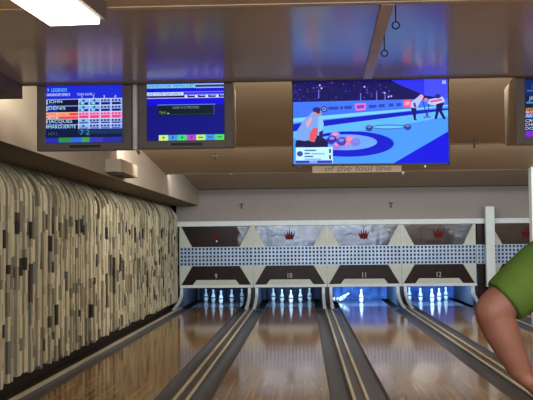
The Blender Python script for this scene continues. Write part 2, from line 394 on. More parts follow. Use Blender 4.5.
# ---- pinsetter masks
Z0, Z1, Z2, Z3, ZR = 1.866, 1.385, .95, .51, .445
CROWN = [(-.075, -.01), (-.12, .135), (-.062, .055), (-.048, .165), (-.020, .06), (0, .20), (.020, .06), (.048, .165), (.062, .055), (.12, .135), (.075, -.01), (.07, -.03), (-.07, -.03)]
def put_text(s, cx, cz, h, y, m, name, parent, shear=0, stretch=1.0):
    vs, fs = text_geo(s, shear)
    xs = [v[0] for v in vs]; mid = (min(xs) + max(xs)) / 2
    bm = NB(); bv = [bm.verts.new((cx + (v[0] - mid) * h * stretch, y, cz + v[1] * h - h / 2)) for v in vs]
    for f in fs:
        try: bm.faces.new([bv[i] for i in f])
        except ValueError: pass
    return build(name, bm, m, parent)
def mask(n):
    hw = SP / 2
    left = 'painted_reflection' if n in (10, 11) else 'plain'
    lab = {9: 'pinsetter mask numbered nine, all dark brown, next to the slatted wall', 10: 'pinsetter mask numbered ten with painted cloudy reflection on its upper panel and red crown',
           11: 'pinsetter mask numbered eleven with dots under the red crown, above fallen pins', 12: 'pinsetter mask numbered twelve, dark brown, left of the white post',
           13: 'pinsetter mask right of the white post, half hidden behind the green sleeve'}[n]
    t = tag(empty('pinsetter_mask', (LANE[n], YM, ZR)), lab, 'pinsetter mask', 'pinsetter masks over the pins')
    dz = -ZR
    x0 = -hw + .014; x1 = hw - .002
    bm = NB(); box(bm, x0, x1, .012, .06, Z1 + dz, Z0 + dz); box(bm, x0, x1, .012, .06, Z3 + dz - .03, Z2 + dz); build('backing_board', bm, MT['cream'], t)
    bm = NB(); prism(bm, [(-.80, Z0 + dz - .004), (.80, Z0 + dz - .004), (.55, Z1 + dz + .004), (-.55, Z1 + dz + .004)], 'y', -.006, .012)
    up = build('upper_panel', bm, MT['brown_mirror'] if left == 'painted_reflection' else MT['brown_low'] if n == 9 else MT['brown_gloss'], t)
    s = .75 if n == 9 else 1.15
    bm = NB(); zc_ = (Z0 + Z1) / 2 + dz - .045
    bot = [(px * s, zc_ + pz * s) for px, pz in CROWN]
    prism(bm, bot, 'y', -.012, -.0055); build('crown_emblem', bm, MT['red'], up)
    if n in (9, 11):
        for dx in ((0,) if n == 9 else (-.1, 0, .1)):
            bm = NB(); ball(bm, (dx + (.02 if n == 9 else 0), -.008, zc_ - .06), (.02, .006, .022) if n == 9 else (.014, .006, .016), 10, 6)
            build('emblem_dot', bm, MT['pin'] if n == 9 else MT['text_dark'], up, smooth=True)
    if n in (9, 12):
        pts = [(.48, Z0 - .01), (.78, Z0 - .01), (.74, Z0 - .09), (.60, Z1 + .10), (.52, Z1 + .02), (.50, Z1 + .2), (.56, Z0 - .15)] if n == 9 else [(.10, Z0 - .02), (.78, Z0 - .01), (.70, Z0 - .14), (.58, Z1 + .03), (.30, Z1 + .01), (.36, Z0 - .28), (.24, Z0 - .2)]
        bm = NB(); prism(bm, [(a, b + dz) for a, b in pts], 'y', -.010, -.007); build('painted_reflection_patch', bm, MT['brown_mirror'], up)  # silver patch laid on the panel to imitate a reflection
    # perforated screen: a real grid of bars
    bm = NB(); cols_, rows_ = 20, 5
    p = (x1 - x0) / cols_; q = (Z2 - Z1) / rows_
    gx = [x0]; gz = [Z2 + dz]
    for i in range(cols_): gx += [x0 + p * i + p * .22, x0 + p * (i + 1) - p * .22]
    gx.append(x1)
    ph = (Z1 - Z2) / rows_
    for i in range(rows_): gz += [Z2 + dz + ph * i + ph * .2, Z2 + dz + ph * (i + 1) - ph * .2]
    gz.append(Z1 + dz)
    V = [[bm.verts.new((x, 0, z)) for x in gx] for z in gz]
    for j in range(len(gz) - 1):
        for i in range(len(gx) - 1):
            if i % 2 == 1 and j % 2 == 1: continue
            bm.faces.new((V[j][i], V[j][i + 1], V[j + 1][i + 1], V[j + 1][i]))
    r = bmesh.ops.extrude_face_region(bm, geom=list(bm.faces))
    for v in [g for g in r['geom'] if isinstance(g, bmesh.types.BMVert)]: v.co.y += .012
    sc = build('perforated_screen', bm, MT['perf'], t)
    bm = NB(); box(bm, x0, x1, .055, .065, Z2 + dz, Z1 + dz); build('screen_backing', bm, MT['black'], sc)
    bm = NB(); prism(bm, [(-.55, Z2 + dz - .004), (.55, Z2 + dz - .004), (.81, Z3 + dz - .0), (-.81, Z3 + dz - .0)], 'y', -.006, .012)
    lo = build('lower_panel', bm, MT['brown_low'], t)
    bm = NB(); prism(bm, [(-.545, Z3 + dz), (.545, Z3 + dz), (.455, Z3 + dz + .115), (-.455, Z3 + dz + .115)], 'y', -.016, -.004); build('lower_inset', bm, MT['cream'], lo)
    if n < 13 or True:
        put_text(str(n), 0.0, Z3 + dz + .205, .115, -.0075, MT['text_grey'], 'lane_number', lo, stretch=.8)
    bm = NB(); box(bm, x0, x1, -.03, .06, ZR + dz, Z3 + dz - .001, .006); build('bottom_rail', bm, MT['white'], t)
    bm = NB(); box(bm, -hw + .001, -hw + .013, -.012, .02, dz + Z3, dz + Z0); build('seam_strip', bm, MT['seam'], t)
    return t
for n in LANE: mask(n)
bm = NB(); xg0, xg1 = LANE[12] + SP / 2, LANE[13] - SP / 2
g = tag(empty('filler_panel', ((xg0 + xg1) / 2, YM, ZR)), 'narrow dark brown filler panel behind the shorter white post', 'filler panel')
hw = (xg1 - xg0) / 2 - .03
box(bm, -hw, hw, .0, .06, Z1 - ZR, Z0 - ZR); box(bm, -hw, hw, .0, .06, -ZR, Z2 - ZR); build('brown_board', bm, MT['brown_low'], g)
bm = NB()
for i in range(5): box(bm, -hw, hw, .0, .015, Z2 - ZR + .087 * i - .017, Z2 - ZR + .087 * i + .017)
box(bm, -hw, hw, .0, .015, Z1 - ZR - .02, Z1 - ZR)
for i in range(4): box(bm, -hw + 2 * hw * i / 3 - .02, -hw + 2 * hw * i / 3 + .02, .001, .014, Z2 - ZR, Z1 - ZR)
build('perforated_strip', bm, MT['perf'], g)
bm = NB(); box(bm, -hw, hw, .05, .06, Z2 - ZR, Z1 - ZR); build('screen_backing', bm, MT['black'], g)
# white header trim over all the masks
bm = NB(); box(bm, -2.98, XR, YM - .05, YM + .12, Z0 + .002, 1.985, .008); struct('trim_8', bm, MT['white'])

# ---- pits: back curtain for each lane
for n, x in LANE.items():
    cur = {11: 'curtain_blue', 12: 'curtain_mid'}.get(n, 'curtain_dark')
    lab = {9: 'dark navy pit curtain behind the five pins of lane nine', 10: 'dark navy pit curtain behind the five pins of lane ten', 11: 'bright mottled blue pit curtain behind the single standing pin',
           12: 'deep blue pit curtain behind the five pins of lane twelve', 13: 'dark navy pit curtain of lane thirteen, behind the arm'}[n]
    bm = NB(); N = 48
    for i in range(N):
        xa, xb = -.74 + 1.48 * i / N, -.74 + 1.48 * (i + 1) / N
        ya, yb = .02 * math.sin(i * .9), .02 * math.sin((i + 1) * .9)
        bm.faces.new([bm.verts.new(p) for p in ((xa, ya, 0.0), (xb, yb, 0.0), (xb, yb, .75), (xa, ya, .75))])
    bmesh.ops.remove_doubles(bm, verts=bm.verts, dist=1e-4)
    o = build('pit_curtain', bm, MT[cur], smooth=True); o.location = (x, 23.35, 0)
    tag(o, lab, 'pit curtain', 'pit curtains')

# ---- five-pin bowling pins
PROF = [(.026, 0), (.036, .004), (.043, .03), (.050, .062), (.0535, .09), (.0535, .10)]
PROF2 = [(.0535, .10), (.0555, .104), (.0555, .128), (.0535, .132)]
PROF3 = [(.0535, .132), (.047, .16), (.036, .19), (.026, .215), (.0215, .238), (.023, .256), (.0265, .275), (.027, .292), (.023, .307), (.013, .316), (.003, .318)]
pin0 = None
def new_pin(label, group):
    global pin0
    if pin0 is None:
        t = empty('bowling_pin')
        bm = NB(); lathe(bm, PROF + [(.0535, .115), (.0535, .132)] + PROF3[1:], 22); build('pin_body', bm, MT['pin'], t, smooth=True)
        bm = NB(); lathe(bm, [(.0525, .098), (.056, .103), (.056, .127), (.0525, .134)], 22); build('rubber_band', bm, MT['band'], t, smooth=True)
        pin0 = t
    else:
        t = pin0.copy(); COL.objects.link(t)
        for ch in pin0.children:
            c = ch.copy(); COL.objects.link(c); c.parent = t
    t['label'] = label; t['category'] = 'bowling pin'; t['group'] = group
    return t
YH = 22.05
POS = [('head pin nearest the bowler', 0, 0), ('pin between the left corner pin and the head pin', -.2286, .396), ('pin between the head pin and the right corner pin', .2286, .396), ('leftmost corner pin', -.457, .79), ('rightmost corner pin', .457, .79)]
LW = {9: 'lane nine', 10: 'lane ten', 12: 'lane twelve', 13: 'lane thirteen'}
for n in (9, 10, 12, 13):
    for nm, dx, dy in POS:
        p = new_pin('white %s of %s' % (nm, LW[n]), 'five standing pins of %s' % LW[n]); p.location = (LANE[n] + dx, YH + dy, 0.0005)
p = new_pin('only white pin still standing on lane eleven', 'pins of lane eleven'); p.location = (LANE[11], YH, .0005)
p = new_pin('white pin lying flat at the left edge of lane eleven', 'pins of lane eleven')
p.rotation_euler = (R(90), 0, R(72)); p.location = (LANE[11] - .70, YH + .46, .056)
p = new_pin('white pin lying tipped over with its neck raised, left of the standing pin', 'pins of lane eleven')
p.rotation_euler = (0, R(58), R(14)); p.location = (LANE[11] - .54, YH + .2, .047)

# ---- white posts
bm = NB(); box(bm, -.10, .10, -.09, .05, .436, 2.25, .008)
o = build('square_post', bm, MT['white']); o.location = (4.215, YM - .2, 0); tag(o, 'shorter square white post rising just over the mask header, left of the sleeve', 'post', 'white square posts')
bm = NB(); box(bm, -.10, .10, -.1, .1, .036, ZC + .02, .008)
o = build('square_post', bm, MT['white']); o.location = (4.01, 15.7, 0); tag(o, 'tall square white post at the right edge, reaching up to the ceiling', 'post', 'white square posts')

# ------------------------------------------------------------------ screens
class Screen:
    def __init__(s, w, h): s.w, s.h, s.bm, s.k = w, h, NB(), 0; s.cl = s.bm.loops.layers.float_color.new('Col')
    def poly(s, pts, rgb, up=True):
        if up: s.k += 1
        f = s.bm.faces.new([s.bm.verts.new(((u - .5) * s.w, -.00012 * s.k, (.5 - v) * s.h)) for u, v in pts])
        for l in f.loops: l[s.cl] = s2l(rgb) + (1,)
    def rect(s, u0, v0, u1, v1, rgb, up=True): s.poly([(u0, v0), (u0, v1), (u1, v1), (u1, v0)], rgb, up)
    def oval(s, u, v, ru, rv, rgb, n=28): s.poly([(u + ru * math.cos(-2 * math.pi * i / n), v + rv * math.sin(-2 * math.pi * i / n)) for i in range(n)], rgb)
    def text(s, st, u, v, hv, rgb, width=None):
        """lettering: left end u, top v, cap height hv"""
        s.k += 1; vs, fs = text_geo(st); x0 = min(a for a, b in vs); x1 = max(a for a, b in vs)
        ku = width / (x1 - x0) if width else hv * s.h / s.w
        bv = [s.bm.verts.new(((u + (a - x0) * ku - .5) * s.w, -.00012 * s.k, (.5 - (v + hv - b * hv)) * s.h)) for a, b in vs]
        for f in fs:
            try: ff = s.bm.faces.new([bv[i] for i in f])
            except ValueError: continue
            for l in ff.loops: l[s.cl] = s2l(rgb) + (1,)
    def done(s, name, parent, m='screen'):
        o = build(name, s.bm, MT[m], parent, recalc=False); return o

def monitor(x, y, zmid, label, paint, rotz=0.0):
    w, h = .73, .535
    t = tag(empty('score_monitor', (x, y, zmid)), label, 'monitor', 'hanging lane score monitors')
    t.rotation_euler = (0, 0, rotz)
    bm = NB(); o_ = [(-w / 2, -h / 2 + .03), (-w / 2 + .03, -h / 2), (w / 2 - .03, -h / 2), (w / 2, -h / 2 + .03), (w / 2, h / 2), (-w / 2, h / 2)]
    i_ = (-.295, .295, -.205, .235)
    # front bezel as a frame of four bars
    box(bm, -w / 2, i_[0], -.03, .03, -h / 2, h / 2, .01); box(bm, i_[1], w / 2, -.03, .03, -h / 2, h / 2, .01)
    box(bm, i_[0] - .01, i_[1] + .01, -.03, .03, -h / 2, i_[2], .008); box(bm, i_[0] - .01, i_[1] + .01, -.03, .03, i_[3], h / 2, .008)
    fr = build('front_bezel', bm, MT['monitor'], t)
    bm = NB(); box(bm, -.11, .13, -.034, -.0295, -h / 2 + .022, -h / 2 + .042); build('control_slot', bm, MT['monitor_dark'], fr)
    bm = NB()
    v0 = [(-w / 2 + .005, -h / 2 + .005), (w / 2 - .005, -h / 2 + .005), (w / 2 - .005, h / 2 - .005), (-w / 2 + .005, h / 2 - .005)]
    A = [bm.verts.new((a, .025, b)) for a, b in v0]; B = [bm.verts.new((a * .97, .42, b * .86)) for a, b in v0]
    bm.faces.new(A); bm.faces.new(B[::-1])
    for i in range(4): bm.faces.new((A[i], A[(i + 1) % 4], B[(i + 1) % 4], B[i]))
    build('rear_housing', bm, MT['monitor'], t)
    s = Screen(.59, .44); paint(s); sc = s.done('screen', t); sc.location = (0, -.012, .015)
    bm = NB(); box(bm, -.03, .03, .15, .21, h / 2 - .03, 3.24 - zmid); build('hanger_pole', bm, MT['steel'], t)
    return t

def sx(x): return (x - 70) / 348.0
def sy(y): return (y - 65) / 263.0
def paint_scores(s):
    s.rect(0, 0, 1, 1, (22, 34, 190)); s.rect(0, 0, 1, sy(125), (28, 44, 215))
    s.text('9  LEGENDS', sx(74), sy(76), .06, (120, 215, 240), .26)
    s.rect(sx(70), sy(98), sx(180), sy(113), (90, 100, 235)); s.text('HANDICAP TIME: 5', sx(73), sy(100), .042, (215, 220, 255), .30); s.text('TEAM GAME: 1', sx(210), sy(100), .042, (200, 210, 255), .23)
    rows = [(126, 157, 'JOHN'), (157, 187, 'DENIS'), (187, 203, 'GORDON'), (203, 218, 'BOB'), (218, 243, 'JACQUES'), (243, 266, 'MARGUERITE')]
    s.rect(0, sy(126), sx(218), sy(266), (18, 20, 60))
    for a, b, nme in rows:
        red = nme in ('GORDON', 'BOB')
        if red: s.rect(0, sy(a), sx(218), sy(b), (245, 70, 70))
        s.rect(0, sy(a), sx(218), sy(a) + .012, (170, 170, 245) if not red else (255, 190, 160))
        s.text(nme, sx(80), sy(a + 4), .052 if b - a > 20 else .04, (255, 245, 190) if nme == 'GORDON' else (170, 240, 255), min(.36, .045 * len(nme)))
        s.rect(sx(71), sy(a + 4), sx(75), sy(b - 6), (230, 240, 255))
        if not red: s.rect(sx(78), sy(a + 19), sx(78 + 9 * len(nme)), sy(b - 1), (20, 40, 170))
    for a, b in ((126, 157), (157, 187), (187, 218), (218, 243), (243, 266)):
        red = a == 187
        s.rect(sx(218), sy(a), 1, sy(b), (240, 150, 210) if red else (140, 170, 245))
        for c in range(4):
            u = sx(218) + .142 * c
            for k in range(3):
                filled = c < 2 and a < 187 or c == 0 and a > 200
                s.rect(u + .012 + .043 * k, sy(a + 5), u + .036 + .043 * k, sy(a + 13), (225, 70, 130) if red else ((90, 225, 225) if filled and k != 1 else (20, 20, 90)))
            s.rect(u + .012, sy(a + 18), u + .128, sy(b - 2), (230, 70, 120) if red else (24, 24, 110))
            if c < 2 and a < 187: s.rect(u + .03, sy(a + 18), u + .075, sy(b - 4), (120, 220, 240))
            s.rect(u, sy(a), u + .008, sy(b), (215, 225, 255))
        s.rect(sx(218), sy(a), 1, sy(a) + .01, (220, 225, 255))
    for c in range(4): s.text(str(c + 1), sx(235) + .142 * c, sy(113), .045, (235, 240, 255))
    s.rect(0, sy(267), 1, sy(305), (16, 26, 66)); s.text('HCP 2', sx(82), sy(280), .05, (70, 100, 120), .12); s.rect(sx(218), sy(270), sx(420), sy(290), (28, 52, 90)); s.text('7 2', sx(228), sy(270), .09, (80, 150, 170), .12)
    x = 70
    for w_, c in ((60, (40, 50, 170)), (55, (50, 140, 70)), (50, (50, 110, 220)), (35, (70, 160, 80)), (60, (60, 60, 190)), (88, (40, 50, 170))):
        s.rect(sx(x), sy(305), sx(x + w_), sy(327), c); x += w_
def tx(x): return (x - 65) / 348.0
def ty(y): return (y - 62) / 264.0
def paint_lane(s):
    s.rect(0, 0, 1, 1, (16, 16, 128)); s.rect(0, 0, 1, ty(162), (14, 10, 225))
    s.rect(tx(65), ty(66), 1, ty(86), (20, 70, 120)); s.rect(tx(65), ty(66), tx(284), ty(84), (130, 205, 245)); s.text('LANE RESULTS 000   FIVE PINS 10 SET', tx(68), ty(69), .042, (12, 40, 90), .6)
    s.rect(tx(284), ty(66), 1, ty(70), (190, 220, 255)); s.rect(tx(284), ty(81), 1, ty(86), (170, 180, 255))
    s.rect(tx(65), ty(103), tx(230), ty(119), (205, 230, 255)); s.text('LANE 10 OPEN TEAM GAME 02', tx(68), ty(105), .045, (40, 60, 140), .44)
    s.rect(tx(230), ty(101), 1, ty(106), (120, 110, 255)); s.rect(tx(230), ty(112), 1, ty(117), (120, 110, 255))
    s.rect(tx(65), ty(120), 1, ty(128), (14, 18, 56)); s.rect(tx(65), ty(128), 1, ty(132), (190, 180, 255))
    for c in range(4): s.rect(tx(235 + 47 * c), ty(117), tx(248 + 47 * c), ty(129), (205, 230, 255)); s.rect(tx(255 + 47 * c), ty(118), tx(280 + 47 * c) if c < 3 else 1, ty(121), (200, 210, 255))
    s.rect(tx(112), ty(160), tx(374), ty(163), (120, 140, 200)); s.rect(tx(115), ty(163), tx(362), ty(212), (10, 30, 38)); s.rect(tx(366), ty(165), tx(369), ty(210), (70, 80, 160)); s.rect(tx(125), ty(204), tx(360), ty(206), (50, 70, 90))
    s.text('LANE 10 SCORE ENDS', tx(182), ty(168), .045, (120, 150, 160), .34); s.text('TEAM', tx(120), ty(191), .04, (110, 170, 80), .085); s.rect(tx(156), ty(199), tx(166), ty(202), (200, 230, 120))
    cols = ((205, 240, 130), (70, 150, 240), (70, 220, 130), (190, 70, 215), (190, 240, 130), (70, 150, 245), (80, 225, 110))
    w_ = (1 - tx(118)) / 7
    for i, c in enumerate(cols):
        u = tx(118) + w_ * i; s.rect(u, ty(300), u + w_, 1, c)
        if i < 4: s.poly([(u + w_ * .35, ty(308)), (u + w_ * .5, ty(318)), (u + w_ * .65, ty(308))], (30, 60, 60))
        else: s.rect(u + w_ * .25, ty(310), u + w_ * .75, ty(315), (40, 110, 90))
def paint_right(s):
    s.rect(0, 0, 1, 1, (14, 26, 70)); s.rect(0, .03, 1, .3, (16, 40, 100)); s.text('12 TEAM', .09, .1, .07, (60, 110, 170), .3); s.rect(.03, .2, .8, .22, (70, 120, 180))
    s.text('JFD 2', .05, .31, .06, (170, 200, 210), .2); s.rect(.02, .40, 1, .43, (70, 140, 190)); s.rect(.0, .5, 1, .60, (205, 50, 60)); s.rect(0, .5, .13, .55, (40, 40, 40)); s.text('JASON', .01, .505, .04, (225, 215, 90), .14)
    s.text('RYE', .02, .56, .04, (255, 235, 190), .12); s.rect(0, .605, .2, .675, (60, 110, 220)); s.text('ARTIE', .01, .615, .05, (210, 235, 255), .16)
    for i, nme in enumerate(('CRUTT', 'CHOCO', 'DOOFUS')): s.text(nme, .0, .70 + .065 * i, .05, (205, 235, 255), .045 * len(nme))
    s.rect(0, .90, .17, 1, (130, 40, 220)); s.rect(.17, .90, .34, 1, (190, 240, 190)); s.rect(.34, .9, .6, 1, (60, 120, 230))
# positions from the sight lines at this depth
monitor(-1.668, 6.80, 2.495, 'hanging score monitor with a red highlighted row of names, leftmost', paint_scores, R(-.6))
monitor(-.890, 6.80, 2.50, 'hanging score monitor with a dark dialog box on blue, second from left', paint_lane, R(-.3))
monitor(1.962, 6.80, 2.49, 'hanging score monitor cut off by the right edge of the picture', paint_right)

# ---- television
def P(x, y): u = (x - 37) / 460; return (u, (y - (43 - 4 * u)) / 247)
def paint_curling(s):
    q = lambda pts, c: s.poly([P(*p) for p in pts], c)
    s.rect(0, 0, 1, 1, (70, 146, 246))
    q([(37, 42), (497, 38), (497, 120), (37, 120)], (20, 14, 84))
    for i in range(130):
        u, v = rng.uniform(0, .62), rng.uniform(.01, .24); c = rng.choice(((50, 40, 150), (28, 20, 110), (90, 70, 190), (12, 8, 60)))
        s.rect(u, v, u + rng.uniform(.004, .014), v + rng.uniform(.006, .02), c, up=(i % 26 == 0))
    for x, y in ((112, 70), (237, 80), (285, 78), (310, 84)): q([(x, y), (x, y + 26), (x + 3, y + 26), (x + 3, y)], (110, 100, 210))
    for x, y in ((117, 57), (122, 66), (250, 62), (310, 80), (322, 92), (330, 90), (370, 60)): s.oval(*P(x, y), .006, .011, (205, 170, 245), 8)
    q([(330, 43), (498, 38), (498, 98), (425, 86), (345, 52)], (44, 46, 224)); q([(428, 40), (498, 38), (498, 98), (428, 88)], (66, 74, 244)); s.rect(.965, .02, .99, .06, (150, 170, 250))
    q([(37, 107), (497, 97), (497, 116), (400, 126), (250, 137), (37, 155)], (62, 112, 236))
    s.oval(*P(130, 128), .02, .036, (24, 24, 110)); s.oval(*P(130, 128), .013, .024, (110, 160, 240)); s.oval(*P(130, 128), .006, .011, (24, 24, 110))
    for x0, x1, y in ((142, 172, 126), (177, 186, 125), (190, 212, 124), (262, 285, 121), (292, 310, 119), (322, 336, 117), (345, 358, 116)): q([(x0, y - 5), (x0, y + 4), (x1, y + 3), (x1, y - 6)], (46, 62, 180))
    q([(221, 112), (223, 133), (253, 131), (254, 110)], (226, 110, 190)); q([(226, 117), (227, 127), (249, 125), (249, 115)], (120, 60, 200))
    q([(365, 102), (366, 123), (388, 121), (388, 100)], (250, 80, 120)); q([(370, 107), (370, 117), (384, 115), (384, 105)], (255, 160, 180))
    q([(37, 155), (250, 137), (400, 126), (497, 116), (497, 120), (400, 131), (250, 146), (37, 167)], (120, 200, 252))
    q([(37, 172), (140, 160), (270, 146), (400, 133), (497, 126), (497, 131), (400, 144), (270, 160), (140, 177), (37, 194)], (18, 22, 190))
    q([(37, 194), (140, 177), (270, 160), (400, 144), (497, 131), (497, 150), (300, 185), (37, 215)], (92, 176, 250))
    s.oval(*P(202, 231), .292, .152, (16, 20, 196), 48); s.oval(*P(192, 226), .205, .094, (104, 160, 250), 40); s.oval(*P(172, 222), .10, .05, (70, 90, 225), 32)
    q([(330, 290), (497, 194), (497, 290)], (16, 12, 216)); q([(440, 40), (440, 40), (441, 41)], (60, 60, 220))
    s.oval(*P(320, 181), .115, .03, (56, 104, 190)); s.oval(*P(320, 181), .10, .016, (104, 190, 240)); s.oval(*P(263, 184), .024, .038, (38, 66, 150)); s.oval(*P(377, 181), .024, .038, (38, 66, 150)); s.oval(*P(263, 180), .014, .016, (120, 110, 190)); s.oval(*P(377, 177), .014, .016, (120, 110, 190))
    # crouching curler
    q([(44, 222), (42, 240), (140, 240), (140, 222), (118, 208), (80, 206)], (22, 14, 66))
    q([(46, 218), (48, 192), (66, 164), (92, 138), (108, 132), (122, 142), (122, 168), (112, 196), (104, 216), (70, 222)], (118, 158, 226))
    q([(84, 222), (86, 198), (98, 182), (112, 184), (108, 205), (100, 226)], (214, 84, 100)); q([(74, 168), (90, 150), (94, 158), (80, 184)], (226, 150, 190)); q([(112, 150), (124, 148), (128, 176), (118, 206), (110, 206)], (130, 190, 240)); q([(114, 196), (126, 190), (124, 214), (112, 222)], (34, 24, 90))
    s.oval(*P(109, 137), .026, .042, (190, 130, 150), 16); s.oval(*P(107, 130), .027, .032, (52, 34, 120), 16); s.oval(*P(112, 137), .012, .018, (70, 30, 60), 12)
    for x, y, c in ((162, 206, (150, 130, 220)), (152, 218, (40, 40, 160)), (168, 236, (150, 120, 210)), (193, 232, (160, 130, 216)), (206, 220, (220, 120, 170)), (222, 226, (120, 120, 216)), (180, 224, (70, 60, 180))):
        s.oval(*P(x, y), .032, .05, c, 18); s.oval(*P(x, y - 4), .018, .02, (236, 140, 170) if c[0] > 140 else (120, 130, 230), 12)
    # sweepers
    q([(386, 124), (388, 108), (412, 90), (424, 96), (414, 110), (404, 128)], (176, 184, 244)); q([(386, 124), (404, 126), (402, 158), (408, 162), (396, 161), (392, 140)], (26, 16, 96)); s.oval(*P(418, 92), .016, .026, (230, 160, 190), 12); q([(394, 112), (400, 108), (404, 122), (398, 126)], (90, 60, 160))
    q([(436, 112), (442, 100), (482, 92), (488, 106), (476, 120), (446, 116)], (190, 190, 246)); q([(462, 114), (486, 108), (478, 132), (490, 156), (484, 160), (470, 136), (464, 158), (456, 158), (462, 132)], (22, 14, 96)); q([(444, 104), (478, 98), (480, 104), (446, 110)], (200, 90, 150)); s.oval(*P(467, 91), .02, .026, (44, 30, 110), 12); s.oval(*P(432, 101), .014, .022, (190, 120, 180), 12)
    q([(424, 106), (422, 106), (433, 152), (437, 152)], (40, 40, 130)); q([(424, 150), (444, 148), (446, 154), (424, 156)], (90, 110, 200)); q([(442, 112), (440, 112), (434, 150), (437, 150)], (40, 40, 130))
    # score graphic
    q([(44, 242), (44, 288), (154, 287), (154, 240)], (186, 232, 255)); q([(44, 280), (44, 288), (152, 287), (152, 279)], (50, 60, 190)); q([(84, 280), (84, 287), (108, 287), (108, 280)], (120, 160, 240)); s.oval(*P(56, 260), .02, .032, (60, 70, 150), 16)
    for a, b, y in ((70, 104, 248), (70, 86, 257), (90, 130, 258), (70, 96, 266), (70, 120, 274)): q([(a, y), (a, y + 4), (b, y + 4), (b, y)], (70, 96, 150) if b < 110 else (130, 170, 210))
    for y in (246, 264): q([(143, y), (143, y + 12), (149, y + 12), (149, y)], (50, 70, 120))
t = tag(empty('flat_television', (.512, 6.80, 2.419)), 'large flat television showing a curling match on blue ice', 'television')
t.rotation_euler = (0, R(.3), 0)
TW, TH = 1.185, .662
bm = NB(); box(bm, -TW / 2, TW / 2, -.0, .045, -TH / 2, TH / 2, .006); build('casing', bm, MT['tv'], t)
bm = NB()
for a in ((-TW / 2, TW / 2, TH / 2 - .012, TH / 2), (-TW / 2, TW / 2, -TH / 2, -TH / 2 + .014), (-TW / 2, -TW / 2 + .01, -TH / 2, TH / 2), (TW / 2 - .01, TW / 2, -TH / 2, TH / 2)): box(bm, a[0], a[1], -.008, .002, a[2], a[3])
build('bezel', bm, MT['tv'], t)
s = Screen(TW - .02, TH - .026); paint_curling(s); sc = s.done('screen', t, 'tv_screen'); sc.location = (0, -.0015, .001)
bm = NB(); box(bm, -TW / 2 + .05, -TW / 2 + .075, -.004, .02, -TH / 2 - .016, -TH / 2 + .002); build('sensor_bump', bm, MT['tv'], t)
bm = NB(); box(bm, -.03, .03, .05, .10, -.1, 3.24 - 2.419); box(bm, -.2, .2, .044, .056, -.12, .12); build('hanger_pole', bm, MT['steel'], t)

# ---- white hanger bar between the monitors
bm = NB(); tube(bm, [(0, 0, 0), (0, 0, .50)], .0215, 14); ball(bm, (0, 0, .0), .0215); tube(bm, [(0, 0, .02), (.0, .16, -.03)], .012, 10); tube(bm, [(0, 0, .49), (0, 0, .99)], .012, 10)
o = build('hanger_bar', bm, MT['bracket'], smooth=True); o.location = (-1.279, 6.80, 2.25); tag(o, 'white rounded hanger bar between the two left score monitors', 'hanger bar')

# ---- ceiling light
t = tag(empty('ceiling_light', (-1.17, 3.56, ZC - .01)), 'bright white rectangular fluorescent ceiling light in a taupe housing', 'ceiling light'); t.rotation_euler = (0, 0, R(-4.5))
bm = NB(); box(bm, -.155, .14, -.8, .84, -.09, .0, .004); build('housing', bm, MT['housing'], t)
bm = NB(); box(bm, -.143, .112, -.79, .815, -.116, -.085, .006); build('diffuser', bm, MT['lens'], t)

# ---- cover strip with two eye hooks under the glossy ceiling
t = tag(empty('cover_strip', (.46, 5.57, ZC)), 'long pale cover strip running lengthwise under the glossy ceiling above the television', 'cover strip'); t.rotation_euler = (0, 0, R(-1.3))
bm = NB(); box(bm, -.033, .033, -1.05, 1.06, -.016, .0, .003); build('strip', bm, MT['ceil_edge'], t)
def eye(px, py, ysurf, label):
    bm = NB(); tube(bm, [(0, 0, .0), (0, 0, -.085)], .0035, 8)
    n = 20; tube(bm, [(.018 * math.sin(2 * math.pi * k / n), 0, -.103 + .018 * math.cos(2 * math.pi * k / n)) for k in range(n + 1)], .0035, 8)
    o = build('hanging_eye_hook', bm, MT['steel'], smooth=True); o.location = (px, py, ysurf); tag(o, label, 'eye hook', 'eye hooks on the cover strip')
eye(.477, 4.535, ZC - .016, 'dark steel eye hook on the cover strip, nearest the bowler')
eye(.481, 5.22, ZC - .016, 'dark steel eye hook on the cover strip, nearer the television')

# ---- foul line sign on the ceiling
t = tag(empty('foul_line_sign', (.87, 14.6, 2.684)), 'beige sign board lettered of the foul line, partly behind the television bottom', 'sign')
bm = NB(); box(bm, -.72, .72, -.01, .01, -.07, .14, .002); build('sign_board', bm, MT['sign'], t)
put_text('of the foul line', .02, .0, .10, -.012, MT['text_dark'], 'lettering', t, shear=.25, stretch=1.28)

# ---- small fittings on the stepped ceiling
def surf(seg, y):
    a, za, b, zb = seg; return za + (zb - za) * (y - a) / (b - a)
S2 = (7.1, ZC + .36, 11.42, ZC); S3 = (11.8, ZC + .33, 15.86, ZC); S4 = (16.2, ZC + .30, 20.7, ZC)
def thook(x, y, z, label, wall=False):
    bm = NB()
    if wall: tube(bm, [(0, 0, 0), (0, -.05, 0)], .012, 8); box(bm, -.05, .05, -.07, -.05, .01, .03); tube(bm, [(0, -.06, .02), (0, -.06, -.09)], .011, 8)
    else: tube(bm, [(0, 0, 0.01), (0, 0, -.10)], .012, 8); box(bm, -.05, .05, -.012, .012, -.05, -.03)
    o = build('ceiling_hook', bm, MT['steel']); o.location = (x, y, z); tag(o, label, 'hook', 'dark hooks on the ceiling steps')
thook(2.12, 11.2, surf(S2, 11.2), 'small dark T shaped ceiling hook right of the television')
thook(-1.35, 13.9, surf(S3, 13.9), 'small dark ceiling hook under the second score monitor')
thook(2.02, YM + .12, 2.35, 'small dark hook on the grey wall above lane eleven', True)
thook(-1.44, YM + .12, 2.36, 'small dark hook on the grey wall above the nine and ten masks', True)
